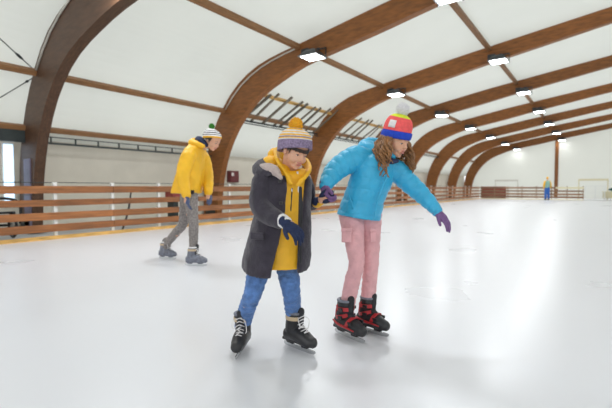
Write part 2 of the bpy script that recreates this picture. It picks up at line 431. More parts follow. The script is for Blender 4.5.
# ---------------------------------------------------------------- fences
fl = empty('rink_fence', (FX, 20, 0), 'long wooden plank fence with white posts down the left side of the ice', 'fence')
bz = [(.972, 1.127), (.703, .838), (.414, .567), (.162, .317)]
py = [4.05+1.27*k for k in range(-5, 30)]
for y in py:
    if y > FY: break
    m = MB(); m.box((FX-.05, y, .6), (.07, .07, 1.2)); m.box((FX-.05, y, 1.19), (.05, .1, .03)); m.build('post', M['white'], fl, bevel=.006)
y = py[0]; seg = 2.54
while y < FY-.2:
    y1 = min(y+seg, FY)
    for a, b in bz:
        m = MB(); m.box((FX, (y+y1)/2, (a+b)/2), (.035, y1-y-.008, b-a)); m.build('board', M['board'], fl, bevel=.004)
    y = y1
m = MB(); m.box((FX+.03, (py[0]+FY)/2, .035), (.06, FY-py[0], .085)); m.build('kick_board', M['kick'], fl, bevel=.006, label='yellow worn kick board')
m = MB(); m.tube([(FX-.05, py[0], 1.2), (FX-.05, FY, 1.2)], .008, 6); m.build('top_wire', M['steel'], fl)

ff = empty('rink_fence', (-5, FY, 0), 'distant plank fence closing the far end of the ice behind the standing man', 'fence')
xs = [-9.25+1.16*k for k in range(8)]
for x in xs:
    m = MB(); m.box((x, FY+.06, .6), (.07, .07, 1.2)); m.build('post', M['board2'], ff)
for k in range(4):
    x0, x1 = -9.36+2.07*k, -9.36+2.07*(k+1)
    for a, b in bz:
        m = MB(); m.box(((x0+x1)/2, FY, (a+b)/2), (x1-x0-.01, .035, b-a)); m.build('board', M['board2'] if k < 3 else M['cream'] if a in (.972,) else M['board2'], ff)
m = MB(); m.box((-5.2, FY-.03, .04), (8.25, .05, .08)); m.build('kick_board', M['cream'], ff)
# dark band on far corner
m = MB(); m.box((-8.2, FY+.2, .6), (2.2, .08, 1.15))
for x in (-9.2, -8.2, -7.2): m.box((x, FY+.27, .6), (.06, .06, 1.1))
o = m.build('mat_barrier', M['darkred'], bevel=.02); tag(o, 'dark red padded mat leaning behind the fence at the far corner', 'mat')
# white gate
g = empty('wire_gate', (0, FY, 0), 'pale wire mesh gate at the right end of the far fence', 'gate')
m = MB()
for x in (-.98, -.3, .35): m.box((x, FY, .62), (.06, .05, 1.24))
for z in (.06, 1.22, .65): m.box((-.31, FY, z), (1.36, .04, .05))
m.build('frame', M['mesh_white'], g)
m = MB()
for k in range(14): m.box((-.95+k*.1, FY, .64), (.012, .012, 1.1))
for k in range(10): m.box((-.31, FY, .12+k*.11), (1.3, .012, .012))
m.build('wire_mesh', M['mesh_white'], g)
# goal-like frames behind far fence
for x0, x1, mt, lab in ((-8.25, -6.3, 'zinc', 'tall grey tube frame with crossbar behind the far fence, left of the man'), (-1.5, .55, 'cream', 'tall cream tube frame with crossbar behind the far gate, right of the man')):
    t = empty('goal_frame', ((x0+x1)/2, FY+1.2, 0), lab, 'goal frame', 'frames stored behind the far fence')
    for x in (x0, x1): m = MB(); m.tube([(x, FY+1.2, 0), (x, FY+1.2, 1.72)], .04, 8); m.build('upright', M[mt], t, smooth=True)
    m = MB(); m.box(((x0+x1)/2, FY+1.2, 1.75), (x1-x0+.1, .1, .16)); m.build('crossbar', M[mt], t, bevel=.01)
    m = MB()
    for x in (x0, x1): m.tube([(x, FY+1.2, .04), (x, FY+2.2, .04), (x, FY+1.2, 1.7)], .025, 6)
    m.build('rear_brace', M[mt], t, smooth=True)
t = empty('storage_bench', (.9, FY+.6, 0), 'pale bench box at the far right by the gate', 'bench')
m = MB(); m.box((.95, FY+.6, .45), (1.5, .5, .5)); m.build('box', M['cream'], t, bevel=.02)
m = MB(); m.box((.95, FY+.6, .73), (1.6, .58, .05)); m.build('lid', M['cream'], t, bevel=.01)
m = MB(); [m.box((x, FY+.6, .1), (.08, .4, .2)) for x in (.35, 1.55)]; m.build('feet', M['board2'], t)
m = MB(); rr = Matrix.Rotation(.3, 3, 'Y')
m.ell((1.25, FY+.6, .96), (.5, .25, .16)); m.ell((1.5, FY+.6, 1.0), (.3, .22, .18)); m.ell((.9, FY+.6, .91), (.3, .2, .1))
o = remesh(m, 'cloth_bundle', M['green'], None, .02, 3, folds(.03, 6), origin=(1.25, FY+.6, .75)); tag(o, 'dark green bundle of cloth lying on the pale bench', 'bundle')

# stuff behind the left fence
t = empty('hand_cart', (-10.4, 3.3, 0), 'black tubular hand cart standing behind the fence at the left edge', 'cart')
cx, cy = -10.45, 3.25
for dy in (-.45, .35):
    m = MB(); m.tube([(cx+.2*math.cos(a), cy+dy+.0, .28+.26*math.sin(a)) for a in [2*PI*k/24 for k in range(25)]], .03, 8); w = m.build('wheel', M['black'], t, smooth=True)
    m = MB(); m.tube([(cx-.05, cy+dy, .28), (cx+.05, cy+dy, .28)], .05, 10); m.build('hub', M['zinc'], w, smooth=True)
m = MB(); m.tube([(cx, cy-.45, .28), (cx, cy+.35, .28)], .025, 8)
m.tube([(cx, cy-.5, .3), (cx, cy-.5, .7), (cx, cy-.3, .85), (cx, cy+.3, .85), (cx, cy+.5, .7), (cx, cy+.5, .3)], .03, 8, sub=5)
m.tube([(cx, cy-.4, .55), (cx, cy+.4, .55)], .025, 8); m.build('frame', M['black'], t, smooth=True)
m = MB(); m.box((cx, cy, .42), (.4, .7, .12)); m.build('tray', M['steel'], t, bevel=.02)
t = empty('folding_barrier', (-10.6, 7.6, 0), 'dark prop pole leaning behind the fence planks', 'pole')
m = MB(); m.tube([(-10.2, 6.0, .0), (-10.5, 6.35, .45), (-10.6, 6.5, .95)], [.025, .03, .02], 8, sub=4); m.build('shaft', M['black'], t, smooth=True); t.name = 'prop_pole'
t = empty('equipment_crate', (-10.8, 7.9, 0), 'dull red crate behind the fence beside the yellow anorak skater', 'crate')
m = MB(); m.box((-10.9, 8.1, .80), (.4, .3, .3)); m.build('body', M['darkred'], t, bevel=.03)
m = MB(); m.box((-10.9, 8.1, .33), (.3, .2, .64)); m.build('stand', M['steel'], t, bevel=.02)
m = MB(); m.box((-10.9, 8.1, .97), (.44, .34, .05)); m.build('lid', M['darkred'], t, bevel=.01)

# ---------------------------------------------------------------- lamps
rown = {0: 'left-slope row', 1: 'upper row'}
def lamp(x, y, z, lab, first=[None]):
    if first[0] is None:
        t = empty('hall_lamp', (0, 0, 0)); first[0] = t
        m = MB(); s = .29
        m.ring([[Vector((a*s*k, b*s*k, zz)) for a, b in ((-1, -1), (1, -1), (1, 1), (-1, 1))] for k, zz in ((.45, .2), (.75, .12), (1, .03), (1, 0))]); m.build('housing', M['lamp_body'], t, bevel=.008)
        m = MB(); m.box((0, 0, -.010), (.5, .5, .022)); m.build('glass', M['lamp_glass'], t, bevel=.006)
        m = MB()
        for q in (-1, 1): m.box((q*.285, 0, -.004), (.05, .62, .02)); m.box((0, q*.285, -.004), (.52, .05, .02))
        m.build('rim', M['lamp_trim'], t)
        m = MB(); m.box((-.24, .06, .16), (.24, .30, .22)); m.build('ballast_box', M['lamp_body'], t, bevel=.01)
        m = MB(); m.box((-.30, .24, .12), (.02, .04, .34)); m.box((.30, .24, .12), (.02, .04, .34)); m.box((0, .24, .28), (.62, .04, .03)); m.box((0, .27, .3), (.1, .06, .06)); m.build('bracket', M['lamp_body'], t)
    else:
        p = first[0]; t = p.copy(); COL.objects.link(t)
        for c in p.children:
            if c.type == 'MESH': d = c.copy(); COL.objects.link(d); d.parent = t
    t.location = (x, y, z); tag(t, lab, 'lamp', 'square floodlights under the arches')
    ld = bpy.data.lights.new('lamp_light', 'AREA'); ld.shape = 'SQUARE'; ld.size = .56; ld.energy = LP*(.12 if y > 45 else 1); ld.color = (.95, .98, 1.0); ld.spread = PI
    lo = bpy.data.objects.new('lamp_light', ld); COL.objects.link(lo); lo.location = (x, y, z-.03)
LP = 62
an = ['nearest', 'second', 'third', 'fourth', 'fifth', 'sixth', 'seventh', 'farthest']
for i in range(0, 8):
    lamp(-6.88, AY[i]-.46, 4.88, 'square floodlight of the left-slope row hanging under the %s arch' % an[i])
for i in range(0, 8):
    lamp(-3.02, AY[i]-.46, 5.56, 'square floodlight of the upper row hanging under the %s arch' % an[i])
for xx, zz, nm in ((9.15, 5.62, 'near'), (13.05, 4.93, 'outer')):  # unseen lamp rows added on the right slope to light the hall
    for i in range(0, 8, 2):
        lamp(xx, AY[i]-.46, zz, 'square floodlight of the unseen %s row added on the right slope, under the %s arch' % (nm, an[i]))

# ================================================================== PEOPLE
def frame(a):
    """facing a degrees from towards-the-camera round to the right: (side, forward, up)"""
    a = math.radians(a); f = -Fh*math.cos(a)+Rv*math.sin(a); s = -Rv*math.cos(a)-Fh*math.sin(a)
    return s, f, UZ.copy()
def head_rot(a, pitch, roll=0):
    s, f, u = frame(a); p = math.radians(pitch)
    F = f*math.cos(p)-u*math.sin(p); U = u*math.cos(p)+f*math.sin(p)
    R = Matrix((s, F, U)).transposed()
    return R @ Matrix.Rotation(math.radians(roll), 3, 'Y')

class Head:
    def __init__(s, c, h, R): s.c = Vector(c); s.h = h; s.R = R
    def p(s, x, y, z): return s.c + s.R @ (Vector((x, y, z))*s.h)
def head_prims(m, H):
    h = H.h; E = lambda c, r, n=24: m.ell(H.p(*c), [q*h for q in r], H.R, n)
    T = lambda pts, rad: m.tube([H.p(*q) for q in pts], [r*h for r in rad], 12, round_ends=True, sub=3)
    E((0, -.06, .13), (.335, .41, .37), 32); E((0, .08, -.08), (.285, .29, .34), 28)
    E((0, .17, -.33), (.17, .15, .13)); E((0, .25, -.40), (.085, .085, .06))
    for k in (-1, 1):
        E((.155*k, .235, -.155), (.11, .10, .11)); E((.335*k, -.03, -.04), (.035, .075, .10))
        E((.35*k, -.045, -.0), (.03, .06, .05)); E((.035*k, .385, -.115), (.035, .04, .028))
        T([(.06*k, .335, .085), (.14*k, .325, .10), (.22*k, .265, .075)], [.025, .028, .02])
        E((.13*k, .29, .025), (.062, .05, .035))         # upper lid
        E((.13*k, .285, -.03), (.055, .04, .022))        # lower lid
    T([(0, .335, .06), (0, .37, -.01), (0, .42, -.085)], [.03, .034, .042]); E((0, .425, -.10), (.04, .04, .034))
    E((0, .30, -.25), (.12, .07, .09))
    T([(-.10, .305, -.215), (-.04, .362, -.205), (0, .362, -.21), (.04, .362, -.205), (.10, .305, -.215)], [.012, .02, .018, .02, .012])
    T([(-.085, .30, -.275), (0, .362, -.29), (.085, .30, -.275)], [.012, .022, .012])
def face_parts(H, body, brow='hair_dark'):
    h = H.h
    for k in (-1, 1):
        m = MB(); m.ell(H.p(.13*k, .297, -.006), [.045*h, .034*h, .03*h], H.R, 20); e = m.build('eye', M['eye'], body, smooth=True)
        m = MB(); m.ell(H.p(.128*k, .322, -.014), [.024*h, .013*h, .024*h], H.R, 16); m.build('iris', M['iris'], e, smooth=True)
        m = MB(); m.tube([H.p(.085*k, .333, .004), H.p(.13*k, .345, .012), H.p(.178*k, .312, .0)], [.006*h, .012*h, .006*h], 8, sub=3, round_ends=True); m.build('eyelashes', M['iris'], body, smooth=True)
        m = MB(); m.tube([H.p(.06*k, .362, .095), H.p(.13*k, .358, .122), H.p(.215*k, .30, .10)], [.006*h, .009*h, .004*h], 8, sub=3, round_ends=True); m.build('eyebrow', M[brow], body, smooth=True)
    m = MB(); m.ell(H.p(0, .335, -.243), [.085*h, .036*h, .026*h], H.R, 20); o = m.build('mouth', M['mouth'], body, smooth=True)
    m = MB(); m.tube([H.p(-.06, .338, -.232), H.p(0, .36, -.236), H.p(.06, .338, -.232)], [.008*h, .012*h, .008*h], 8, sub=3, round_ends=True); m.build('teeth', M['teeth'], o, smooth=True)
    for z, r in ((-.212, .015), (-.277, .019)):
        m = MB(); m.tube([H.p(-.095, .318, z+.012), H.p(-.04, .378, z), H.p(.04, .378, z), H.p(.095, .318, z+.012)], [.006*h, r*h, r*h, .006*h], 8, sub=4, round_ends=True); m.build('lip', M['lip'], body, smooth=True)

def hat(H, body, bands, mats, rim=.06, top=.60, ribs=30, brim=None, pom='hat_white', pr=.16, squash=1.0, patch=None, tip=(0, -.12), rot=None, arch=.055, deep=.022, pz=.75, pw=2.1):
    """knitted hat: profile swept round the head, coloured rows, ribs of knit"""
    if rot is not None: H = Head(H.c, H.h, rot)
    N = 120; h = H.h; prof = []
    z0 = rim
    for k in range(41):
        t = k/40; z = z0+(top-z0)*t
        r = (1-max(0, (t-.18)/.82)**pw)**.5*squash if t < 1 else 0
        prof.append((z, max(r, .02)))
    m = MB(); rings = []; V = []
    for i, (z, r) in enumerate(prof):
        tt = i/40; ring = []
        for k in range(N):
            a = 2*PI*k/N; rb = 1+deep*abs(math.sin(a*ribs/2))*(1-tt*.5)+.008*math.sin(i*2.2+ (k % 8)*.8)
            x = .395*r*rb*math.sin(a); y = .455*r*rb*math.cos(a)-.05+tip[1]*tt*.6
            dz = arch*math.cos(a)*(1-tt)  # rim higher at the forehead
            ring.append(H.p(x, y, z+dz))
        rings.append(ring)
    m.ring(rings, cap=True)
    # thickness turned in at the rim
    inner = [H.p(.36*math.sin(2*PI*k/N), .42*math.cos(2*PI*k/N)-.05, z0+.03+arch*math.cos(2*PI*k/N)) for k in range(N)]
    m.f = [f for f in m.f if not (len(f) == N and 0 in f)]; m.m = m.m[:len(m.f)]
    n0 = len(m.v); m.v += inner; 
    for k in range(N): m.f.append((k, (k+1) % N, n0+(k+1) % N, n0+k)); m.m.append(0)
    m.m = []
    for f in m.f:
        i = min(f)//N if len(f) == 4 and max(f) < n0 else (0 if max(f) >= n0 else 40)
        t = i/40; mi = 0
        for (lim, q) in bands:
            if t >= lim: mi = q
        m.m.append(mi)
    base = H.p(0, 0, rim)
    o = m.build('knitted_hat', [M[q] for q in mats], body, smooth=True)
    if brim:
        b = MB(); rg = []
        for z, q in ((.0, .98), (-.01, 1.03), (.03, 1.07), (.10, 1.08), (.17, 1.075), (.2, 1.04), (.19, .97)):
            rg.append([H.p(.395*q*squash*math.sin(2*PI*k/N)*(1+.012*abs(math.sin(PI*k*ribs/N))), .455*q*squash*math.cos(2*PI*k/N)*(1+.012*abs(math.sin(PI*k*ribs/N)))-.05, rim+z*brim+arch*math.cos(2*PI*k/N)) for k in range(N)])
        b.ring(rg, cap=False); b.build('folded_brim', M[brim_mat(mats)], o, smooth=True)
    c = H.p(0, -.05+tip[1]*.6+tip[0], top+pr*pz); m = MB()
    m.ell(c, [pr*h*.85]*3, H.R, 20)
    rnd = random.Random(3)
    for k in range(420):
        zc = 1-2*(k+.5)/420; ph = k*2.39996; d = Vector((math.sqrt(1-zc*zc)*math.cos(ph), math.sqrt(1-zc*zc)*math.sin(ph), zc))
        d = (d+Vector((rnd.uniform(-.2, .2), rnd.uniform(-.2, .2), rnd.uniform(-.2, .2)))).normalized()
        L = pr*h*rnd.uniform(.98, 1.14); u = d.orthogonal().normalized()*pr*h*.075; w = d.cross(u)
        b_ = c+d*pr*h*.7; n0 = len(m.v)
        m.add([b_+u, b_-u*.5+w*.87, b_-u*.5-w*.87, c+d*L+u*.4, c+d*L-u*.2+w*.35, c+d*L-u*.2-w*.35], [(0, 1, 4, 3), (1, 2, 5, 4), (2, 0, 3, 5), (3, 4, 5)])
    m.build('pompom', M[pom], o, smooth=False)
    if patch:
        m = MB(); a0, a1, za, zb = patch; rr = []
        for k in range(9):
            a = math.radians(a0+(a1-a0)*k/8); col = []
            for j in range(4):
                z = za+(zb-za)*j/3; t = (z-rim)/(top-rim); r = (1-max(0, (t-.18)/.82)**pw)**.5*squash*1.045
                col.append(H.p(.395*r*math.sin(a), .455*r*math.cos(a)-.05+tip[1]*t*.6, z+arch*math.cos(a)*(1-t)))
            rr.append(col)
        m.ring(rr, cap=False, closed=False); q = m.build('patch', M['cuff_white'], o, smooth=True)
        s_ = q.modifiers.new('thick', 'SOLIDIFY'); s_.thickness = .004
    return o
def brim_mat(mats): return mats[0]

def glove(name, wrist, direction, palm_n, size, mt, body, thumb=1, curl=.5, spread=.12, cuff=.03, label=None, curls=None, voxel=.003):
    """palm, four fingers of their own lengths bent at each knuckle, thumb from the side of the palm"""
    W = Vector(wrist); D = Vector(direction).normalized(); Nn = Vector(palm_n); Nn = (Nn-D*Nn.dot(D)).normalized(); S = D.cross(Nn).normalized()*thumb
    s = size; m = MB()
    R = Matrix((S, D, Nn)).transposed()
    m.tube([W-D*cuff, W+D*.01], [.034*s/.17, .029*s/.17], 16, round_ends=True)
    m.tube([W-D*.01, W+D*s*.14, W+D*s*.3], [.14*s, .17*s, .17*s], 14, round_ends=True)
    m.ell(W+D*s*.25, (.24*s, .27*s, .115*s), R, 24); m.ell(W+D*s*.38, (.235*s, .13*s, .105*s), R, 20)
    curls = curls or [curl]*4
    for k, (off, ln) in enumerate(((.175, .42), (.06, .47), (-.055, .43), (-.165, .34))):
        base = W+D*s*(.44-.03*abs(k-1.2))+S*off*s; d = (D+S*spread*(1.5-k)*.5).normalized(); pts = [base-D*s*.1, base]; ang = 0
        for q, fr in enumerate((.42, .32, .26)):
            ang += curls[k]*(.9 if q == 0 else 1.0)
            dd = d*math.cos(ang)+Nn*math.sin(ang); pts.append(pts[-1]+dd*ln*s*fr)
        m.tube(pts, [.062*s, .06*s, .056*s, .052*s, .044*s], 12, round_ends=True, sub=3)
    tb = W+D*s*.12+S*.17*s; td = (D*.72+S*.62+Nn*.35).normalized()
    m.tube([W+D*s*.08+S*.05*s, tb+Nn*.02*s, tb+td*.2*s, tb+td*.27*s+D*.12*s+Nn*.05*s], [.09*s, .085*s, .068*s, .055*s], 12, round_ends=True, sub=3)
    return remesh(m, name, M[mt], body, voxel, 2, folds(.0012, 60), label=label)

def loft(m, secs, s, f, cap=True, n=36, power=2.4, shell=None, tilt=0, dip=0):
    """secs: (centre, half width, half depth). shell: None or list of (phi0, phi1, thickness) opening in degrees from forward towards image right"""
    C = [Vector(q[0]) for q in secs]; A = [q[1] for q in secs]; B = [q[2] for q in secs]
    c1, a1 = smooth_path(C, A, 4); _, b1 = smooth_path(C, B, 4)
    if shell: _, p0 = smooth_path(C, [q[0]+500 for q in shell], 4); _, p1 = smooth_path(C, [q[1]+500 for q in shell], 4); _, th = smooth_path(C, [q[2] for q in shell], 4)
    rings = []; L = len(c1)
    def pt(c, a, b, ph):
        cs, sn = math.cos(ph), math.sin(ph); e = 2/power
        return c + f*b*math.copysign(abs(cs)**e, cs) - s*a*math.copysign(abs(sn)**e, sn)
    for i in range(L):
        if not shell: rings.append([pt(c1[i], a1[i], b1[i], 2*PI*k/n) for k in range(n)])
        else:
            x0 = math.radians(p1[i]-500); x1 = math.radians(p0[i]-500+360)
            o = [pt(c1[i], a1[i], b1[i], x0+(x1-x0)*k/(n-1)) for k in range(n)]
            q = [pt(c1[i], a1[i]-th[i], b1[i]-th[i], x0+(x1-x0)*k/(n-1)) for k in reversed(range(n))]
            rings.append(o+q)
    if tilt or dip:
        for i in range(L):
            t = max(0, (i/(L-1)-.6)/.4); rings[i] = [q+UZ*((q-c1[i]).dot(Rv)*tilt+(q-c1[i]).dot(Fh)*dip)*t for q in rings[i]]
    return m.ring(rings, cap=cap)

def skate(name, body, ankle_xy, ang, base, acc, length=.29, height=.27, pitch=0, roll=0, laces=True, grey=False, lift=0):
    """one skate built standing on its blade; ang: facing angle"""
    s_, f, u = frame(ang); p = math.radians(pitch)
    F = f*math.cos(p)-u*math.sin(p); U = u*math.cos(p)+f*math.sin(p)
    rr = math.radians(roll); S2 = s_*math.cos(rr)+U*math.sin(rr); U2 = U*math.cos(rr)-s_*math.sin(rr); S = S2; U = U2
    O = Vector((ankle_xy[0], ankle_xy[1], lift)); k = length/.29; kz = height/.27
    P = lambda x, y, z: O+F*x*k+S*y*k+U*z*kz
    Rm = Matrix((F, S, U)).transposed()
    m = MB()
    m.tube([P(-.03, 0, .255), P(-.045, 0, .2), P(-.055, 0, .14), P(-.05, 0, .105)], [.060*k, .058*k, .056*k, .052*k], 18, round_ends=True, sub=3)
    m.tube([P(-.085, 0, .10), P(-.03, 0, .112), P(.03, 0, .108), P(.085, 0, .09), P(.125, 0, .083)], [.052*k, .057*k, .055*k, .051*k, .042*k], 18, round_ends=True, sub=3)
    m.box(P(.0, 0, .066), (.25*k, .08*k, .02*kz), Rm)
    def clip(v):
        d = (v-O).dot(U); 
        if d < .056*kz: v = v+U*(.056*kz-d)
        d = (v-O).dot(U)
        if d > .275*kz: v = v-U*(d-.275*kz)
        return v
    boot = remesh(m, name, M[base], body, .0045, 2, folds(.0012, 40), clip=clip)
    # rim collar and tongue
    m = MB(); m.tube([P(-.030+.056*math.cos(a), .054*math.sin(a), .272) for a in [2*PI*j/20 for j in range(21)]], .010*k, 8); m.build('padded_collar', M['skate_grey'] if not grey else M['cuff_white'], boot, smooth=True)
    m = MB(); m.tube([P(.05, 0, .156), P(.015, 0, .175), P(.012, 0, .22), P(.026, 0, .29)], [.018*k, .026*k, .03*k, .024*k], 10, round_ends=True, sub=3); m.build('tongue', M['black_cloth'], boot, smooth=True)
    if laces:
        m = MB()
        for j, (x, z) in enumerate(((.08, .146), (.058, .158), (.040, .175), (.032, .20), (.034, .225), (.04, .25))):
            w = .026; sg = 1 if j % 2 else -1
            m.tube([P(x-.012, -w, z-.008), P(x+.012+.004, 0, z+.012), P(x-.012, w, z-.008)], .0035*k, 6, sub=3)
            m.tube([P(x-.012, -w*sg, z-.008), P(x+.004, 0, z+.018), P(x-.03, w*sg, z+.015)], .003*k, 6, sub=3)
        m.tube([P(.006, .01, .25), P(.05, .05, .235), P(.06, .045, .19), P(.035, .02, .2)], .003*k, 6, sub=4)
        m.tube([P(.006, -.01, .25), P(.055, -.045, .23), P(.05, -.05, .17), P(.04, -.04, .15)], .003*k, 6, sub=4)
        m.build('laces', M[acc if acc != 'red' else 'cuff_white'], boot, smooth=True)
    straps = [(.215, 1), (.155, 2), (.11, 3)] if not laces else [(.235, 1)]
    for z, q in straps:
        m = MB(); c = {1: -.036, 2: -.04, 3: .05}[q]; rad = {1: .064, 2: .068, 3: .052}[q]
        ti = {1: 0, 2: .55, 3: 1.25}[q]
        pts = []
        for j in range(19):
            a = -PI*.80+PI*1.6*j/18
            x = rad*math.cos(a); y = (rad-.003 if q != 2 else .062)*math.sin(a)
            if q == 3: pts.append(P(c+.01*math.cos(a), .061*math.sin(a*.62), .108+.056*math.cos(a*.62)))
            else: pts.append(P(c+x*math.cos(ti), y, z+x*math.sin(ti)*.5))
        rg = []
        for j, pp in enumerate(pts):
            t = (pts[min(j+1, 18)]-pts[max(j-1, 0)]).normalized(); w = (U if q < 3 else F)*.013*k; nrm = t.cross(w).normalized()*.004*k
            rg.append([pp-w-nrm, pp+w-nrm, pp+w+nrm, pp-w+nrm])
        m.ring(rg); st = m.build('strap', M[acc if not laces else 'tan'], boot)
        if not laces:
            for sd in (-1, 1):
                m = MB(); m.box(P(c+.02, sd*(.063 if q < 3 else .055), z+(.0 if q < 3 else .02)), (.04*k, .012*k, .022*k), Rm); m.build('buckle', M['black'], st, bevel=.003)
    if not laces:
        m = MB()
        for sd in (-1, 1):
            m.tube([P(-.11, .050*sd, .115), P(-.04, .060*sd, .10), P(.04, .058*sd, .095), P(.1, .049*sd, .085)], [.006, .010, .008, .005], 8, sub=3, round_ends=True)
            m.tube([P(-.055, .052*sd, .24), P(-.07, .05*sd, .2), P(-.085, .046*sd, .15)], [.008, .009, .006], 8, sub=3, round_ends=True)
        m.build('side_stripe', M[acc], boot, smooth=True)
    m = MB(); m.prism([(-.12, .062), (.135, .062), (.15, .05), (.11, .045), (.09, .03), (.04, .028), (.03, .044), (-.04, .044), (-.05, .028), (-.1, .028), (-.125, .045)], -S*.026*k, origin=O+S*.013*k, eu=F*k, ev=U*kz); m.build('blade_holder', M['black'] if not grey else M['skate_grey'], boot, bevel=.003)
    m = MB(); m.prism([(-.145, .03), (.14, .032), (.165, .03), (.162, .016), (.145, .004), (.1, .0), (-.1, .0), (-.135, .003), (-.15, .015)], -S*.004, origin=O+S*.002, eu=F*k, ev=U*kz); m.build('blade', M['blade'], boot)
    return boot

def leg(m, pts, rad): m.tube(pts, rad, 22, round_ends=True, sub=5)

# ------------------------------------------------------------------ BOY
def boy():
    s, f, u = frame(20); Z = 2.72
    H = Head(K(295.5, 151.5, 2.66), .224, head_rot(36, 25, -6))
    hipL, hipR = K(263, 250, 2.76), K(285, 250, 2.80)
    kneeL, kneeR = K(253, 293, 2.66), K(291, 290, 2.72)
    ankL, ankR = K(242.5, 320, 2.81), K(294, 318, 2.86)
    shL, shR = K(266, 177, 2.68), K(305, 179, 2.84)
    elL, elR = K(262, 206, 2.66), K(307, 206, 2.98)
    wrL, wrR = K(284, 222, 2.48), K(321, 200, 2.80)
    neck = K(287, 172, 2.74); pel = K(275, 248, 2.80)
    body = empty('person', (pel.x, pel.y, 0), 'boy skating in an open charcoal coat over a yellow jacket, holding the girl\'s hand', 'person')
    m = MB(); head_prims(m, H)
    m.tube([H.p(0, -.10, -.22), K(289, 168, 2.74), K(287, 178, 2.75)], [.052, .05, .06], 20, round_ends=True)
    loft(m, [(K(286, 178, 2.76), .12, .07), (K(284, 195, 2.78), .125, .085), (K(280, 220, 2.79), .11, .08), (K(276, 246, 2.80), .12, .09)], s, f)
    for a, b, c, r in ((shL, elL, wrL, 1), (shR, elR, wrR, 1)): m.tube([a, b, c], [.045, .036, .026], 14, round_ends=True, sub=4)
    hL = wrL+(K(301, 231, 2.42)-wrL).normalized()*.05; m.tube([wrL, hL], [.024, .03], 12, round_ends=True)
    m.tube([wrR, K(326, 198, 2.79)], [.024, .028], 12, round_ends=True)
    for a, b, c in ((hipL, kneeL, ankL), (hipR, kneeR, ankR)): m.tube([a, b, c, c-u*.1], [.068, .046, .034, .032], 16, round_ends=True, sub=4)
    remesh(m, 'body', M['skin'], body, .0036, 2)
    face_parts(H, body)
    # fringe of dark hair under the hat
    m = MB(); rnd = random.Random(5)
    for k in range(70):
        a = math.radians(-150+300*k/69); x, y = .345*math.sin(a), .415*math.cos(a)-.055
        ln = rnd.choice([.08, .11, .15]) if abs(a) < 1.0 else .28
        if 1.15 < abs(a) < 1.75: ln = .2
        j = rnd.uniform(-.04, .04)
        m.tube([H.p(x, y, .18), H.p(x*1.05+j*.3, y*1.04, .10), H.p(x*1.03+j, y*1.03, .22-ln+rnd.uniform(-.03, .03))], [.022*H.h, .02*H.h, .004*H.h], 6, sub=3)
    m.build('hair', M['hair_dark'], body, smooth=True)
    hat(H, body, [(0, 0), (.42, 2), (.46, 1), (.52, 0), (.56, 2), (.60, 1), (.67, 2), (.73, 1), (.8, 2), (.86, 1), (.93, 2)], ['hat_purple', 'hat_yellow', 'hat_cream'], rim=.03, top=.68, ribs=30, pw=2.9, pom='hat_yellow', pr=.20, squash=1.16, rot=head_rot(38, 8, -2), arch=.10, deep=.05, pz=.42)
    # jeans
    def jf(p, n): return folds(.009, 15, (1, 1, 2.2), .0015)(p, n)
    m = MB(); leg(m, [hipL+u*.02, kneeL.lerp(hipL, .5)-f*.0, kneeL, kneeL.lerp(ankL, .5), ankL-u*.035], [.082, .074, .056, .053, .050])
    leg(m, [hipR+u*.02, kneeR.lerp(hipR, .5), kneeR, kneeR.lerp(ankR, .5), ankR-u*.035], [.082, .074, .058, .054, .050])
    m.ell(pel+u*.02, (.12, .10, .10), Matrix((s, f, u)).transposed())
    remesh(m, 'jeans', M['jeans'], body, .006, 2, jf)
    # yellow jacket underneath
    m = MB()
    loft(m, [(K(288, 171, 2.72), .07, .06), (K(287, 177, 2.72), .125, .085), (K(286, 190, 2.74), .14, .105), (K(285, 215, 2.735), .15, .115), (K(284, 240, 2.73), .155, .125), (K(284, 266, 2.72), .16, .13)], s, f)
    yj = remesh(m, 'yellow_jacket', M['yellow'], body, .006, 2, folds(.007, 13, (1, 1, 1), .001))
    # yellow hood and stand-up collar
    m = MB()
    def band(pts, wv, th):
        q, w_ = smooth_path([Vector(x) for x in pts], [1]*len(pts), 5); W_, _ = smooth_path([Vector(x) for x in wv], [1]*len(wv), 5); rg = []
        for j, pp in enumerate(q):
            t = (q[min(j+1, len(q)-1)]-q[max(j-1, 0)]).normalized(); w = W_[j]; nn = t.cross(w).normalized()*th
            rg.append([pp-w*.5-nn, pp-nn*1.4, pp+w*.5-nn, pp+w*.5+nn, pp+nn*1.4, pp-w*.5+nn])
        m.ring(rg)
    L_ = -Rv
    band([K(283, 150, 2.90), K(277, 155, 2.80), K(280, 164, 2.69), K(286, 173, 2.625), K(290, 183, 2.60)], [UZ*.075, UZ*.085+L_*.02, UZ*.07+L_*.045, UZ*.045+L_*.045, UZ*.03+L_*.025], .009)
    band([K(296, 156, 2.92), K(306, 163, 2.84), K(308, 170, 2.74), K(304.5, 177, 2.66), K(298, 184, 2.61)], [UZ*.06, UZ*.06-L_*.01, UZ*.055-L_*.03, UZ*.05-L_*.05, UZ*.03-L_*.025], .009)
    m.ell(K(272, 163, 2.82), (.075, .07, .05)); m.ell(K(275, 156, 2.86), (.045, .055, .055)); m.ell(K(282, 158, 2.92), (.05, .05, .06)); m.ell(K(282, 171, 2.70), (.055, .055, .045))
    m.ell(K(301, 174, 2.72), (.04, .055, .035))
    remesh(m, 'hood', M['yellow'], yj, .0045, 2, folds(.006, 24))
    sf = -Fh
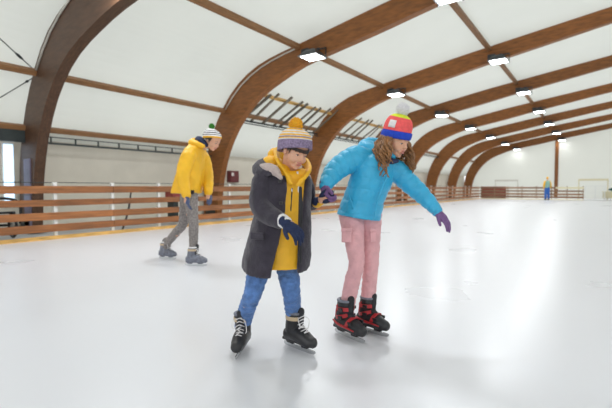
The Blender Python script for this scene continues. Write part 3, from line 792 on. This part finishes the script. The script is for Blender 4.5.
    def front(x, y, off=.003):
        # point on the jacket front under image column x, row y
        import bisect
        c = K(285, y, 2.737); q = c+f*0
        hw, hd = .15, (.105 if y < 195 else .105+(y-195)*.00033)
        e = 2/2.4; best = None
        for k in range(-60, 61):
            ph = math.radians(k*1.2); cs, sn = math.cos(ph), math.sin(ph)
            P_ = c+f*(hd+off)*abs(cs)**e-s*(hw+off)*math.copysign(abs(sn)**e, sn)
            rel = P_-Vector((0, 0, CH)); X = 306+FPX*rel.dot(Rv)/rel.dot(CF)
            if best is None or abs(X-x) < best[0]: best = (abs(X-x), P_)
        return best[1]
    m = MB(); m.tube([front(292, 188), front(291, 205), front(289.5, 235), front(291, 266, .006)], .0045, 6, sub=6); m.build('zip', M['black'], yj, smooth=True)
    m = MB(); m.ell(front(292, 190, .006), (.006, .006, .014)); m.build('zip_pull', M['blade'], yj, smooth=True)
    m = MB(); m.tube([front(283.5, 240), front(281.5, 256, .005)], .0035, 6, sub=4); m.build('pocket_zip', M['black'], yj, smooth=True)
    m = MB(); m.tube([front(297.5, 172, -.012), front(298, 186, -.002), front(298, 197, .0)], [.007, .006, .003], 8, sub=3); m.build('shirt_strip', M['cuff_white'], yj, smooth=True, label='pale shirt edge showing at the open collar')
    # coat shell
    m = MB()
    secs = [(K(286, 172, 2.76), .10, .08), (K(286, 177, 2.75), .165, .115), (K(285.5, 190, 2.75), .172, .135), (K(283, 212, 2.74), .185, .15), (K(279.5, 238, 2.73), .205, .17), (K(277, 256, 2.72), .220, .185), (K(276, 265, 2.72), .224, .188)]
    sh = [(-14, 50, .022), (-10, 40, .024), (-8, 34, .024), (-8, 28, .022), (-12, 24, .02), (-17, 22, .02), (-19, 22, .02)]
    loft(m, secs, s, f, shell=sh, n=48, dip=.22)
    m.tube([K(270, 176, 2.70), K(263, 183, 2.68), K(260.5, 204, 2.64), K(268, 214, 2.58), K(279, 220, 2.52)], [.062, .072, .070, .062, .052], 20, round_ends=True, sub=4)
    m.tube([K(302, 179, 2.84), K(306, 190, 2.88), K(309, 203, 2.93), K(314, 203, 2.88), K(318, 202, 2.84)], [.058, .062, .052, .042, .036], 18, round_ends=True, sub=4)
    coat = remesh(m, 'coat', M['coat'], body, .006, 2, folds(.007, 11, (1, 1, .7), .0012))
    m = MB()
    m.tube([K(296, 164, 2.92), K(281, 160, 2.93), K(266, 164, 2.84), K(259, 169, 2.74), K(262, 173, 2.66), K(272, 172, 2.6)], [.02, .032, .046, .046, .034, .018], 14, round_ends=True, sub=4)
    m.ell(K(263, 168, 2.78), (.055, .06, .04)); 
    remesh(m, 'coat_hood', M['coat'], coat, .006, 2, folds(.004, 20))
    m = MB(); m.tube([K(262, 166.5, 2.69), K(268, 168, 2.64), K(275, 171, 2.60), K(281, 178, 2.57)], [.018, .032, .030, .012], 12, round_ends=True, sub=4)
    remesh(m, 'fleece_lining', M['coat_in'], coat, .005, 1, folds(.004, 60), label='pinkish fleece lining of the coat hood')
    for x, y, d in ((280, 181, 2.600), (281, 203, 2.585)):
        m = MB(); c = K(x, y, d); m.tube([c-Fh*.004, c-Fh*.012], [.013, .011], 14, round_ends=False); m.build('button', M['black'], coat, smooth=False)
    # dark facing on both coat edges
    m = MB(); m.tube([K(300.5, 188, 2.605), K(300.5, 205, 2.59), K(300, 235, 2.57), K(299.5, 262, 2.55)], [.010, .013, .014, .013], 8, sub=4, round_ends=True); m.build('front_facing', M['black_cloth'], coat, smooth=True, label='black lining edge of the open coat')
    # pocket flap
    m = MB(); c = K(257, 236, 2.555); m.box(c, (.10, .012, .045), Matrix.Rotation(TH-.5, 3, 'Z')); m.build('pocket_flap', M['coat'], coat, bevel=.006)
    # cuffs
    dl = (wrL-K(268, 214, 2.58)).normalized()
    m = MB(); m.tube([K(278, 219, 2.525), K(282, 220.5, 2.50), K(285.5, 222.5, 2.48)], [.042, .043, .040], 16, round_ends=True); remesh(m, 'white_cuff', M['cuff_white'], coat, .004, 1, folds(.002, 60), label='white knitted cuff')
    m = MB(); m.tube([K(317, 203, 2.84), K(319.5, 201.5, 2.82)], [.036, .034], 16, round_ends=True); remesh(m, 'yellow_cuff', M['yellow'], yj, .004, 1, label='yellow jacket cuff')
    # gloves
    glove('glove', K(287, 224, 2.465), K(305, 238, 2.38)-K(287, 224, 2.465), -Rv*.3-UZ*.6+Fh*.6, .185, 'navy', body, thumb=-1, curl=.42, label='navy knitted glove reaching forward')
    glove('glove', K(320, 200.5, 2.81), K(332, 197, 2.77)-K(320, 200.5, 2.81), UZ*.3+Fh*.6-Rv*.1, .155, 'navy', body, thumb=1, curl=.75, label='navy knitted glove in the girl\'s hand')
    # skates
    skate('skate', body, K(241.5, 353, 2.76).xy, -6, 'black', 'cuff_white', .27, .25)
    o = K(298.5, 351.5, 2.80).xy
    skate('skate', body, o, 46, 'black', 'cuff_white', .28, .25)
    return body
boy()

# ------------------------------------------------------------------ GIRL
def girl():
    s, f, u = frame(42)
    H = Head(K(396, 140.5, 2.93), .235, head_rot(42, 22, 0))
    hipL, hipR = K(351, 212, 3.04), K(370, 212, 3.10)
    kneeL, kneeR = K(356.5, 263, 2.97), K(371, 263, 3.06)
    ankL, ankR = K(346.5, 306, 3.07), K(367.5, 303, 3.15)
    shL, shR = K(357, 158, 2.98), K(395, 169, 3.06)
    elL, elR = K(336, 171, 2.93), K(417, 191, 3.02)
    wrL, wrR = K(325.5, 187, 2.82), K(437, 212, 2.96)
    pel = K(361, 208, 3.08)
    body = empty('person', (pel.x, pel.y, 0), 'girl skating in a bright blue quilted jacket and pink trousers, curly fair hair', 'person')
    m = MB(); head_prims(m, H)
    m.tube([H.p(0, -.12, -.22), K(384, 152, 3.0), K(378, 160, 3.03)], [.054, .05, .06], 20, round_ends=True)
    loft(m, [(K(377, 162, 3.04), .12, .07), (K(374, 178, 3.05), .12, .085), (K(366, 196, 3.06), .105, .08), (K(361, 212, 3.07), .12, .09)], s, f)
    m.tube([shL, elL, wrL], [.045, .036, .026], 14, round_ends=True, sub=4); m.tube([shR, elR, wrR], [.045, .036, .026], 14, round_ends=True, sub=4)
    m.tube([wrL, K(327, 193, 2.8)], [.024, .03], 12, round_ends=True); m.tube([wrR, K(442, 218, 2.95)], [.024, .028], 12, round_ends=True)
    for a, b, c in ((hipL, kneeL, ankL), (hipR, kneeR, ankR)): m.tube([a, b, c, c-u*.1], [.066, .044, .034, .032], 16, round_ends=True, sub=4)
    remesh(m, 'body', M['skin'], body, .0038, 2)
    face_parts(H, body, 'hair_fair')
    hat(H, body, [(0, 0), (.30, 1), (.84, 2), (.97, 2)], ['hat_blue', 'hat_coral', 'hat_neon'], rim=.06, top=.80, ribs=30, pom='hat_white', pr=.2, squash=.97, pw=3.6, pz=.6, brim=1.0, patch=(102, 72, .36, .58), tip=(0, -.04), rot=head_rot(44, 19, 0))
    # long curly hair: separate locks
    m = MB(); rnd = random.Random(11)
    for k in range(190):
        a = math.radians(rnd.uniform(72, 300)); x, y = .35*math.sin(a), .41*math.cos(a)-.06
        p0 = H.p(x, y, .12); 
        ln = rnd.uniform(.16, .29)
        front = abs(a-PI)/PI
        out_ = (H.R @ Vector((x, y, 0))).normalized(); out_.z = 0
        ph = rnd.uniform(0, 6.28); pts = []; rad = []
        n = 16; cr = rnd.uniform(.010, .022)
        fw = f*rnd.uniform(-.02, .02)
        for j in range(n):
            t = j/(n-1); b = p0+out_*(.05*math.sin(t*PI*.6)+.012*t)+Vector((0, 0, -ln*t))+fw*t
            b += (Rv*math.cos(ph+t*13)+Fh*math.sin(ph+t*13))*cr*min(1, t*3)
            pts.append(b); rad.append(.0085*(1-.75*t)+.001)
        m.tube(pts, rad, 5)
    m.build('curly_hair', M['hair_fair'], body, smooth=True)
    m = MB(); m.ell(H.p(0, -.2, -.1), (.30*H.h, .24*H.h, .36*H.h), H.R); m.ell(H.p(0, -.2, -.35), (.26*H.h, .2*H.h, .2*H.h), H.R)
    remesh(m, 'hair', M['hair_fair'], body, .006, 2, folds(.008, 40, (1, 1, .5)))
    # trousers
    m = MB(); leg(m, [hipL, kneeL.lerp(hipL, .55), kneeL, kneeL.lerp(ankL, .4), ankL-u*.03], [.092, .076, .055, .056, .052])
    leg(m, [hipR, kneeR.lerp(hipR, .55), kneeR, kneeR.lerp(ankR, .4), ankR-u*.03], [.088, .074, .055, .055, .052])
    m.ell(pel+u*.0, (.11, .09, .09), Matrix((s, f, u)).transposed())
    tr = remesh(m, 'trousers', M['pink'], body, .006, 2, folds(.0055, 14, (1, 1, 2.2), .001))
    for px_, py_, d, hw in ((346.5, 236, 2.915, .05), (373.5, 236, 2.985, .035)):
        m = MB(); m.box(K(px_, py_, d), (hw*1.4, .012, .09), Matrix.Rotation(TH, 3, 'Z')); pk = m.build('cargo_pocket', M['pink'], tr, bevel=.01)
        m = MB(); m.box(K(px_, py_-6, d-.012), (hw*1.5, .010, .026), Matrix.Rotation(TH, 3, 'Z')); m.build('pocket_flap', M['pink'], pk, bevel=.005)
    # jacket
    m = MB()
    secs = [(K(380, 153, 3.0), .075, .065), (K(377, 158, 3.02), .135, .10), (K(375, 166, 3.03), .165, .125), (K(370, 184, 3.04), .170, .135), (K(363.5, 200, 3.05), .158, .135), (K(360, 212, 3.05), .160, .14), (K(358.5, 217, 3.05), .158, .138)]
    loft(m, secs, s, f, tilt=-.16)
    m.tube([K(366, 158, 2.99), K(357, 158, 2.97), K(346, 163, 2.95), K(335, 171, 2.92), K(328.5, 180, 2.86), K(325.5, 185, 2.83)], [.07, .088, .083, .074, .056, .044], 22, round_ends=True, sub=4)
    m.tube([K(386, 166, 3.04), K(397, 171, 3.06), K(408, 182, 3.05), K(418, 191, 3.02), K(429, 202, 2.99), K(436, 210, 2.97)], [.07, .078, .072, .064, .052, .042], 22, round_ends=True, sub=4)
    ax = [(K(357, 158, 2.97), K(335, 171, 2.92)), (K(335, 171, 2.92), K(325, 186, 2.83)), (K(397, 171, 3.06), K(437, 211, 2.97))]
    fo = folds(.004, 15, (1, 1, 1), .001)
    def quilt(p, n):
        best = None
        for a, b in ax:
            t = (p-a).dot(b-a)/(b-a).length_squared; tc = min(1, max(0, t)); d = (p-(a+(b-a)*tc)).length
            if best is None or d < best[0]: best = (d, (p-a).dot((b-a).normalized()), t)
        if best[0] < .10 and best[2] > .08:
            w = best[1]/.058+.35*noise.noise(p*9)
        else:
            w = (p.z+.22*(p-pel).dot(f))/.085+.5*noise.noise(p*5)
        return fo(p, n)+.007*(abs(math.sin(PI*w))**.5)-.004
    jk = remesh(m, 'jacket', M['blue'], body, .0055, 2, quilt)
    m = MB(); m.tube([K(392, 156, 2.93), K(380, 152, 2.98), K(369, 149, 3.02), K(364, 147, 3.08), K(372, 143, 3.14), K(386, 146, 3.14)], [.028, .034, .046, .05, .045, .03], 14, round_ends=True, sub=4)
    m.ell(K(369, 147, 3.08), (.06, .07, .045))
    remesh(m, 'hood', M['blue'], jk, .006, 2, folds(.005, 22))
    zp = [(388, 163, 2.905), (386, 178, 2.89), (379, 196, 2.90), (374, 218, 2.90)]
    m = MB(); m.tube([K(*q) for q in zp], .006, 8, sub=5); m.build('zip', M['blue'], jk, smooth=True)
    m = MB(); m.tube([K(349, 196, 2.905), K(352, 203, 2.90), K(353, 209, 2.90)], .004, 6, sub=3); m.build('pocket_seam', M['blue'], jk, smooth=True)
    # scarf at the throat
    m = MB(); m.tube([K(384, 156, 2.92), K(391, 161, 2.88), K(397, 161, 2.90)], [.016, .024, .014], 12, round_ends=True, sub=3); remesh(m, 'dark_scarf', M['navy'], body, .004, 1)
    # earring string of the hat
    m = MB(); m.tube([H.p(.37, .06, .05), H.p(.38, .10, -.12), H.p(.33, .14, -.3)], .006, 8, sub=3); m.build('ear_warmer', M['hat_coral'], body, smooth=True)
    glove('glove', K(325, 187, 2.82), K(327, 207, 2.76)-K(325, 187, 2.82), Rv*.9+Fh*.2, .18, 'purple', body, thumb=1, curl=.85, label='purple glove clasping the boy\'s hand')
    glove('glove', K(438, 213, 2.96), K(451, 226, 2.92)-K(438, 213, 2.96), -UZ*.6-Rv*.3+Fh*.4, .175, 'purple', body, thumb=-1, curl=.25, label='purple glove held out behind her')
    skate('skate', body, K(348.5, 341, 3.02).xy, 36, 'black', 'red', .30, .27, laces=False)
    skate('skate', body, K(371, 334, 3.12).xy, 46, 'black', 'red', .28, .265, laces=False)
girl()

# ------------------------------------------------------------------ SKATER IN YELLOW
def skater():
    s, f, u = frame(72)
    H = Head(K(213, 140.5, 5.80), .272, head_rot(66, 34, 0))
    hipL, hipR = K(190, 192, 5.86), K(188, 192, 6.02)
    kneeL, kneeR = K(193.5, 224, 5.74), K(183, 224, 6.1)
    ankL, ankR = K(193.5, 250, 5.80), K(166.5, 244, 6.34)
    shL, shR = K(189, 152, 5.72), K(197, 151, 6.08)
    elL, elR = K(183, 178, 5.62), K(207, 172, 6.05)
    wrL, wrR = K(186, 197, 5.56), K(208, 194, 5.92)
    pel = K(189, 188, 5.94)
    body = empty('person', (pel.x, pel.y, 0), 'skater in a yellow anorak and striped bobble hat gliding near the fence', 'person')
    m = MB(); head_prims(m, H)
    m.tube([H.p(0, -.12, -.22), K(204, 145, 5.88), K(199, 150, 5.90)], [.06, .055, .07], 20, round_ends=True)
    loft(m, [(K(195, 151, 5.9), .16, .09), (K(192, 165, 5.92), .15, .1), (K(190, 178, 5.93), .13, .09), (K(189, 190, 5.94), .15, .11)], s, f)
    for a, b, c in ((shL, elL, wrL), (shR, elR, wrR)): m.tube([a, b, c, c-u*.06], [.055, .045, .032, .03], 14, round_ends=True, sub=4)
    for a, b, c in ((hipL, kneeL, ankL), (hipR, kneeR, ankR)): m.tube([a, b, c, c-u*.1], [.08, .055, .04, .038], 16, round_ends=True, sub=4)
    remesh(m, 'body', M['skin'], body, .006, 2)
    face_parts(H, body)
    m = MB(); rnd = random.Random(2)
    for k in range(60):
        a = math.radians(70+220*k/59); x, y = .345*math.sin(a), .415*math.cos(a)-.055
        m.tube([H.p(x, y, .18), H.p(x*1.05, y*1.04, .05), H.p(x*1.0+rnd.uniform(-.04, .04), y*1.0, -.12+rnd.uniform(-.05, .05))], [.024*H.h, .022*H.h, .005*H.h], 6, sub=3)
    m.build('hair', M['hair_dark'], body, smooth=True)
    hat(H, body, [(0, 1), (.16, 0), (.28, 2), (.36, 0), (.50, 2), (.58, 0), (.72, 2), (.79, 0)], ['hat_white', 'hat_yellow', 'hat_dark'], rim=.10, top=.60, ribs=30, pom='hat_green', pr=.15, squash=1.08, tip=(0, -.2), rot=head_rot(66, 8))
    m = MB(); leg(m, [hipL, kneeL.lerp(hipL, .5), kneeL, kneeL.lerp(ankL, .4), ankL], [.105, .085, .066, .062, .055])
    leg(m, [hipR, kneeR.lerp(hipR, .5), kneeR, kneeR.lerp(ankR, .4), ankR], [.105, .085, .066, .062, .055]); m.ell(pel-u*.03, (.15, .14, .14), Matrix((s, f, u)).transposed())
    tr = remesh(m, 'leggings', M['leggings'], body, .009, 2, folds(.008, 11, (1, 1, 2.4), .002))
    for a, r in ((ankL, .066), (ankR, .064)):
        m = MB(); m.tube([a-u*.03, a+u*.0, a+u*.04], [r, r*1.08, r], 18, round_ends=True); remesh(m, 'ankle_cuff', M['leggings'], tr, .007, 1, folds(.004, 30), label='bunched grey cuff over the skate')
    m = MB()
    loft(m, [(K(198, 145, 5.86), .085, .07), (K(196, 149, 5.88), .17, .11), (K(193.5, 156, 5.9), .21, .14), (K(191, 170, 5.9), .215, .165), (K(188.5, 184, 5.9), .225, .18), (K(186.5, 193, 5.9), .235, .185)], s, f)
    m.tube([K(192, 150, 5.82), K(188.5, 156, 5.72), K(184.5, 168, 5.66), K(183, 178, 5.62), K(184.5, 187, 5.6), K(186.5, 195, 5.57)], [.08, .095, .09, .082, .07, .055], 20, round_ends=True, sub=4)
    m.tube([K(199, 150, 6.0), K(204, 160, 6.04), K(207, 172, 6.05), K(208, 184, 5.98), K(208.3, 192, 5.93)], [.08, .09, .082, .07, .055], 20, round_ends=True, sub=4)
    jk = remesh(m, 'anorak', M['yellow2'], body, .009, 2, folds(.013, 8, (1, 1, .8), .002))
    m = MB(); m.tube([K(203, 146, 5.74), K(197, 144, 5.78), K(192.5, 143, 5.9), K(197, 141, 6.04), K(204, 144, 6.0)], [.03, .045, .06, .045, .03], 14, round_ends=True, sub=4); remesh(m, 'hood', M['yellow2'], jk, .008, 2, folds(.006, 18))
    m = MB(); m.tube([K(206, 145, 5.76), K(201, 141, 5.8), K(199, 140, 5.93), K(204, 142, 6.02)], [.03, .05, .055, .035], 14, round_ends=True, sub=4); remesh(m, 'navy_scarf', M['navy'], body, .007, 2, folds(.005, 25))
    m = MB(); m.box(K(192.5, 192, 5.665), (.05, .012, .05), Matrix.Rotation(TH, 3, 'Z')); m.build('badge', M['black_cloth'], jk, bevel=.004)
    glove('glove', K(187, 198, 5.56), -UZ+Rv*.1, Fh*.4+Rv*.8, .19, 'skate_blue', body, thumb=-1, curl=.3, voxel=.005, label='slate blue glove of the near hand')
    glove('glove', K(208.5, 194, 5.93), -UZ+Rv*.15, Fh*.4-Rv*.5, .19, 'skate_blue', body, thumb=1, curl=.3, voxel=.005, label='slate blue glove of the far hand')
    skate('skate', body, K(195.5, 266, 5.78).xy, 80, 'skate_grey', 'cuff_white', .31, .26, grey=True)
    skate('skate', body, K(167, 258.2, 6.34).xy, 68, 'skate_grey', 'cuff_white', .31, .26, grey=True, pitch=0)
skater()

# ------------------------------------------------------------------ DISTANT MAN
def man():
    s, f, u = frame(175); o = K(547, 199.4, 35.6); o.z = 0
    P = lambda x, y, z: o-s*x+f*y+u*z
    body = empty('person', o, 'distant man in blue overalls and yellow sleeves standing at the far fence', 'person')
    H = Head(P(0, .02, 1.86), .24, head_rot(175, 8))
    m = MB(); head_prims(m, H); m.tube([P(0, 0, 1.78), P(0, 0, 1.6)], [.06, .07], 14, round_ends=True)
    loft(m, [(P(0, 0, 1.62), .18, .09), (P(0, 0, 1.35), .17, .11), (P(0, 0, 1.05), .16, .1)], s, f)
    for k in (-1, 1):
        m.tube([P(.2*k, 0, 1.58), P(.27*k, 0, 1.28), P(.24*k, .06, 1.02), P(.23*k, .08, .92)], [.055, .045, .035, .04], 12, round_ends=True, sub=3)
        m.tube([P(.1*k, 0, 1.05), P(.11*k, .02, .6), P(.13*k, 0, .15)], [.09, .06, .045], 12, round_ends=True, sub=3)
    remesh(m, 'body', M['skin'], body, .014, 1)
    m = MB(); loft(m, [(P(0, 0, 1.68), .09, .08), (P(0, 0, 1.6), .2, .12), (P(0, 0, 1.35), .21, .15), (P(0, 0, 1.05), .2, .15)], s, f); remesh(m, 'vest', M['vest'], body, .015, 2, folds(.01, 9))
    m = MB()
    for k in (-1, 1): m.tube([P(.19*k, 0, 1.58), P(.27*k, 0, 1.3), P(.25*k, .05, 1.03)], [.085, .08, .06], 14, round_ends=True, sub=3)
    remesh(m, 'shirt_sleeves', M['yellow2'], body, .015, 2, folds(.01, 9))
    m = MB()
    for k in (-1, 1): m.tube([P(.09*k, 0, 1.05), P(.11*k, .02, .62), P(.13*k, 0, .16)], [.125, .105, .085], 14, round_ends=True, sub=3)
    m.ell(P(0, 0, 1.05), (.2, .15, .16)); remesh(m, 'overalls', M['overalls'], body, .015, 2, folds(.01, 9))
    for k in (-1, 1): m = MB(); m.tube([P(.13*k, -.06, .075), P(.14*k, .14, .06)], [.07, .055], 12, round_ends=True); m.build('boot', M['black'], body, smooth=True)
    hh = MB(); hh.ell(H.p(0, -.05, .18), (.42*H.h, .46*H.h, .42*H.h), H.R); hh.build('cap', M['hat_yellow'], body, smooth=True)
man()


# ---------------------------------------------------------------- world and view
w = bpy.data.worlds.new('world'); sc.world = w; w.use_nodes = True
w.node_tree.nodes['Background'].inputs[0].default_value = (.96, .98, 1.0, 1); w.node_tree.nodes['Background'].inputs[1].default_value = 1.15
sc.view_settings.view_transform = 'Standard'; sc.view_settings.look = 'None'; sc.view_settings.gamma = 1; sc.view_settings.exposure = .34
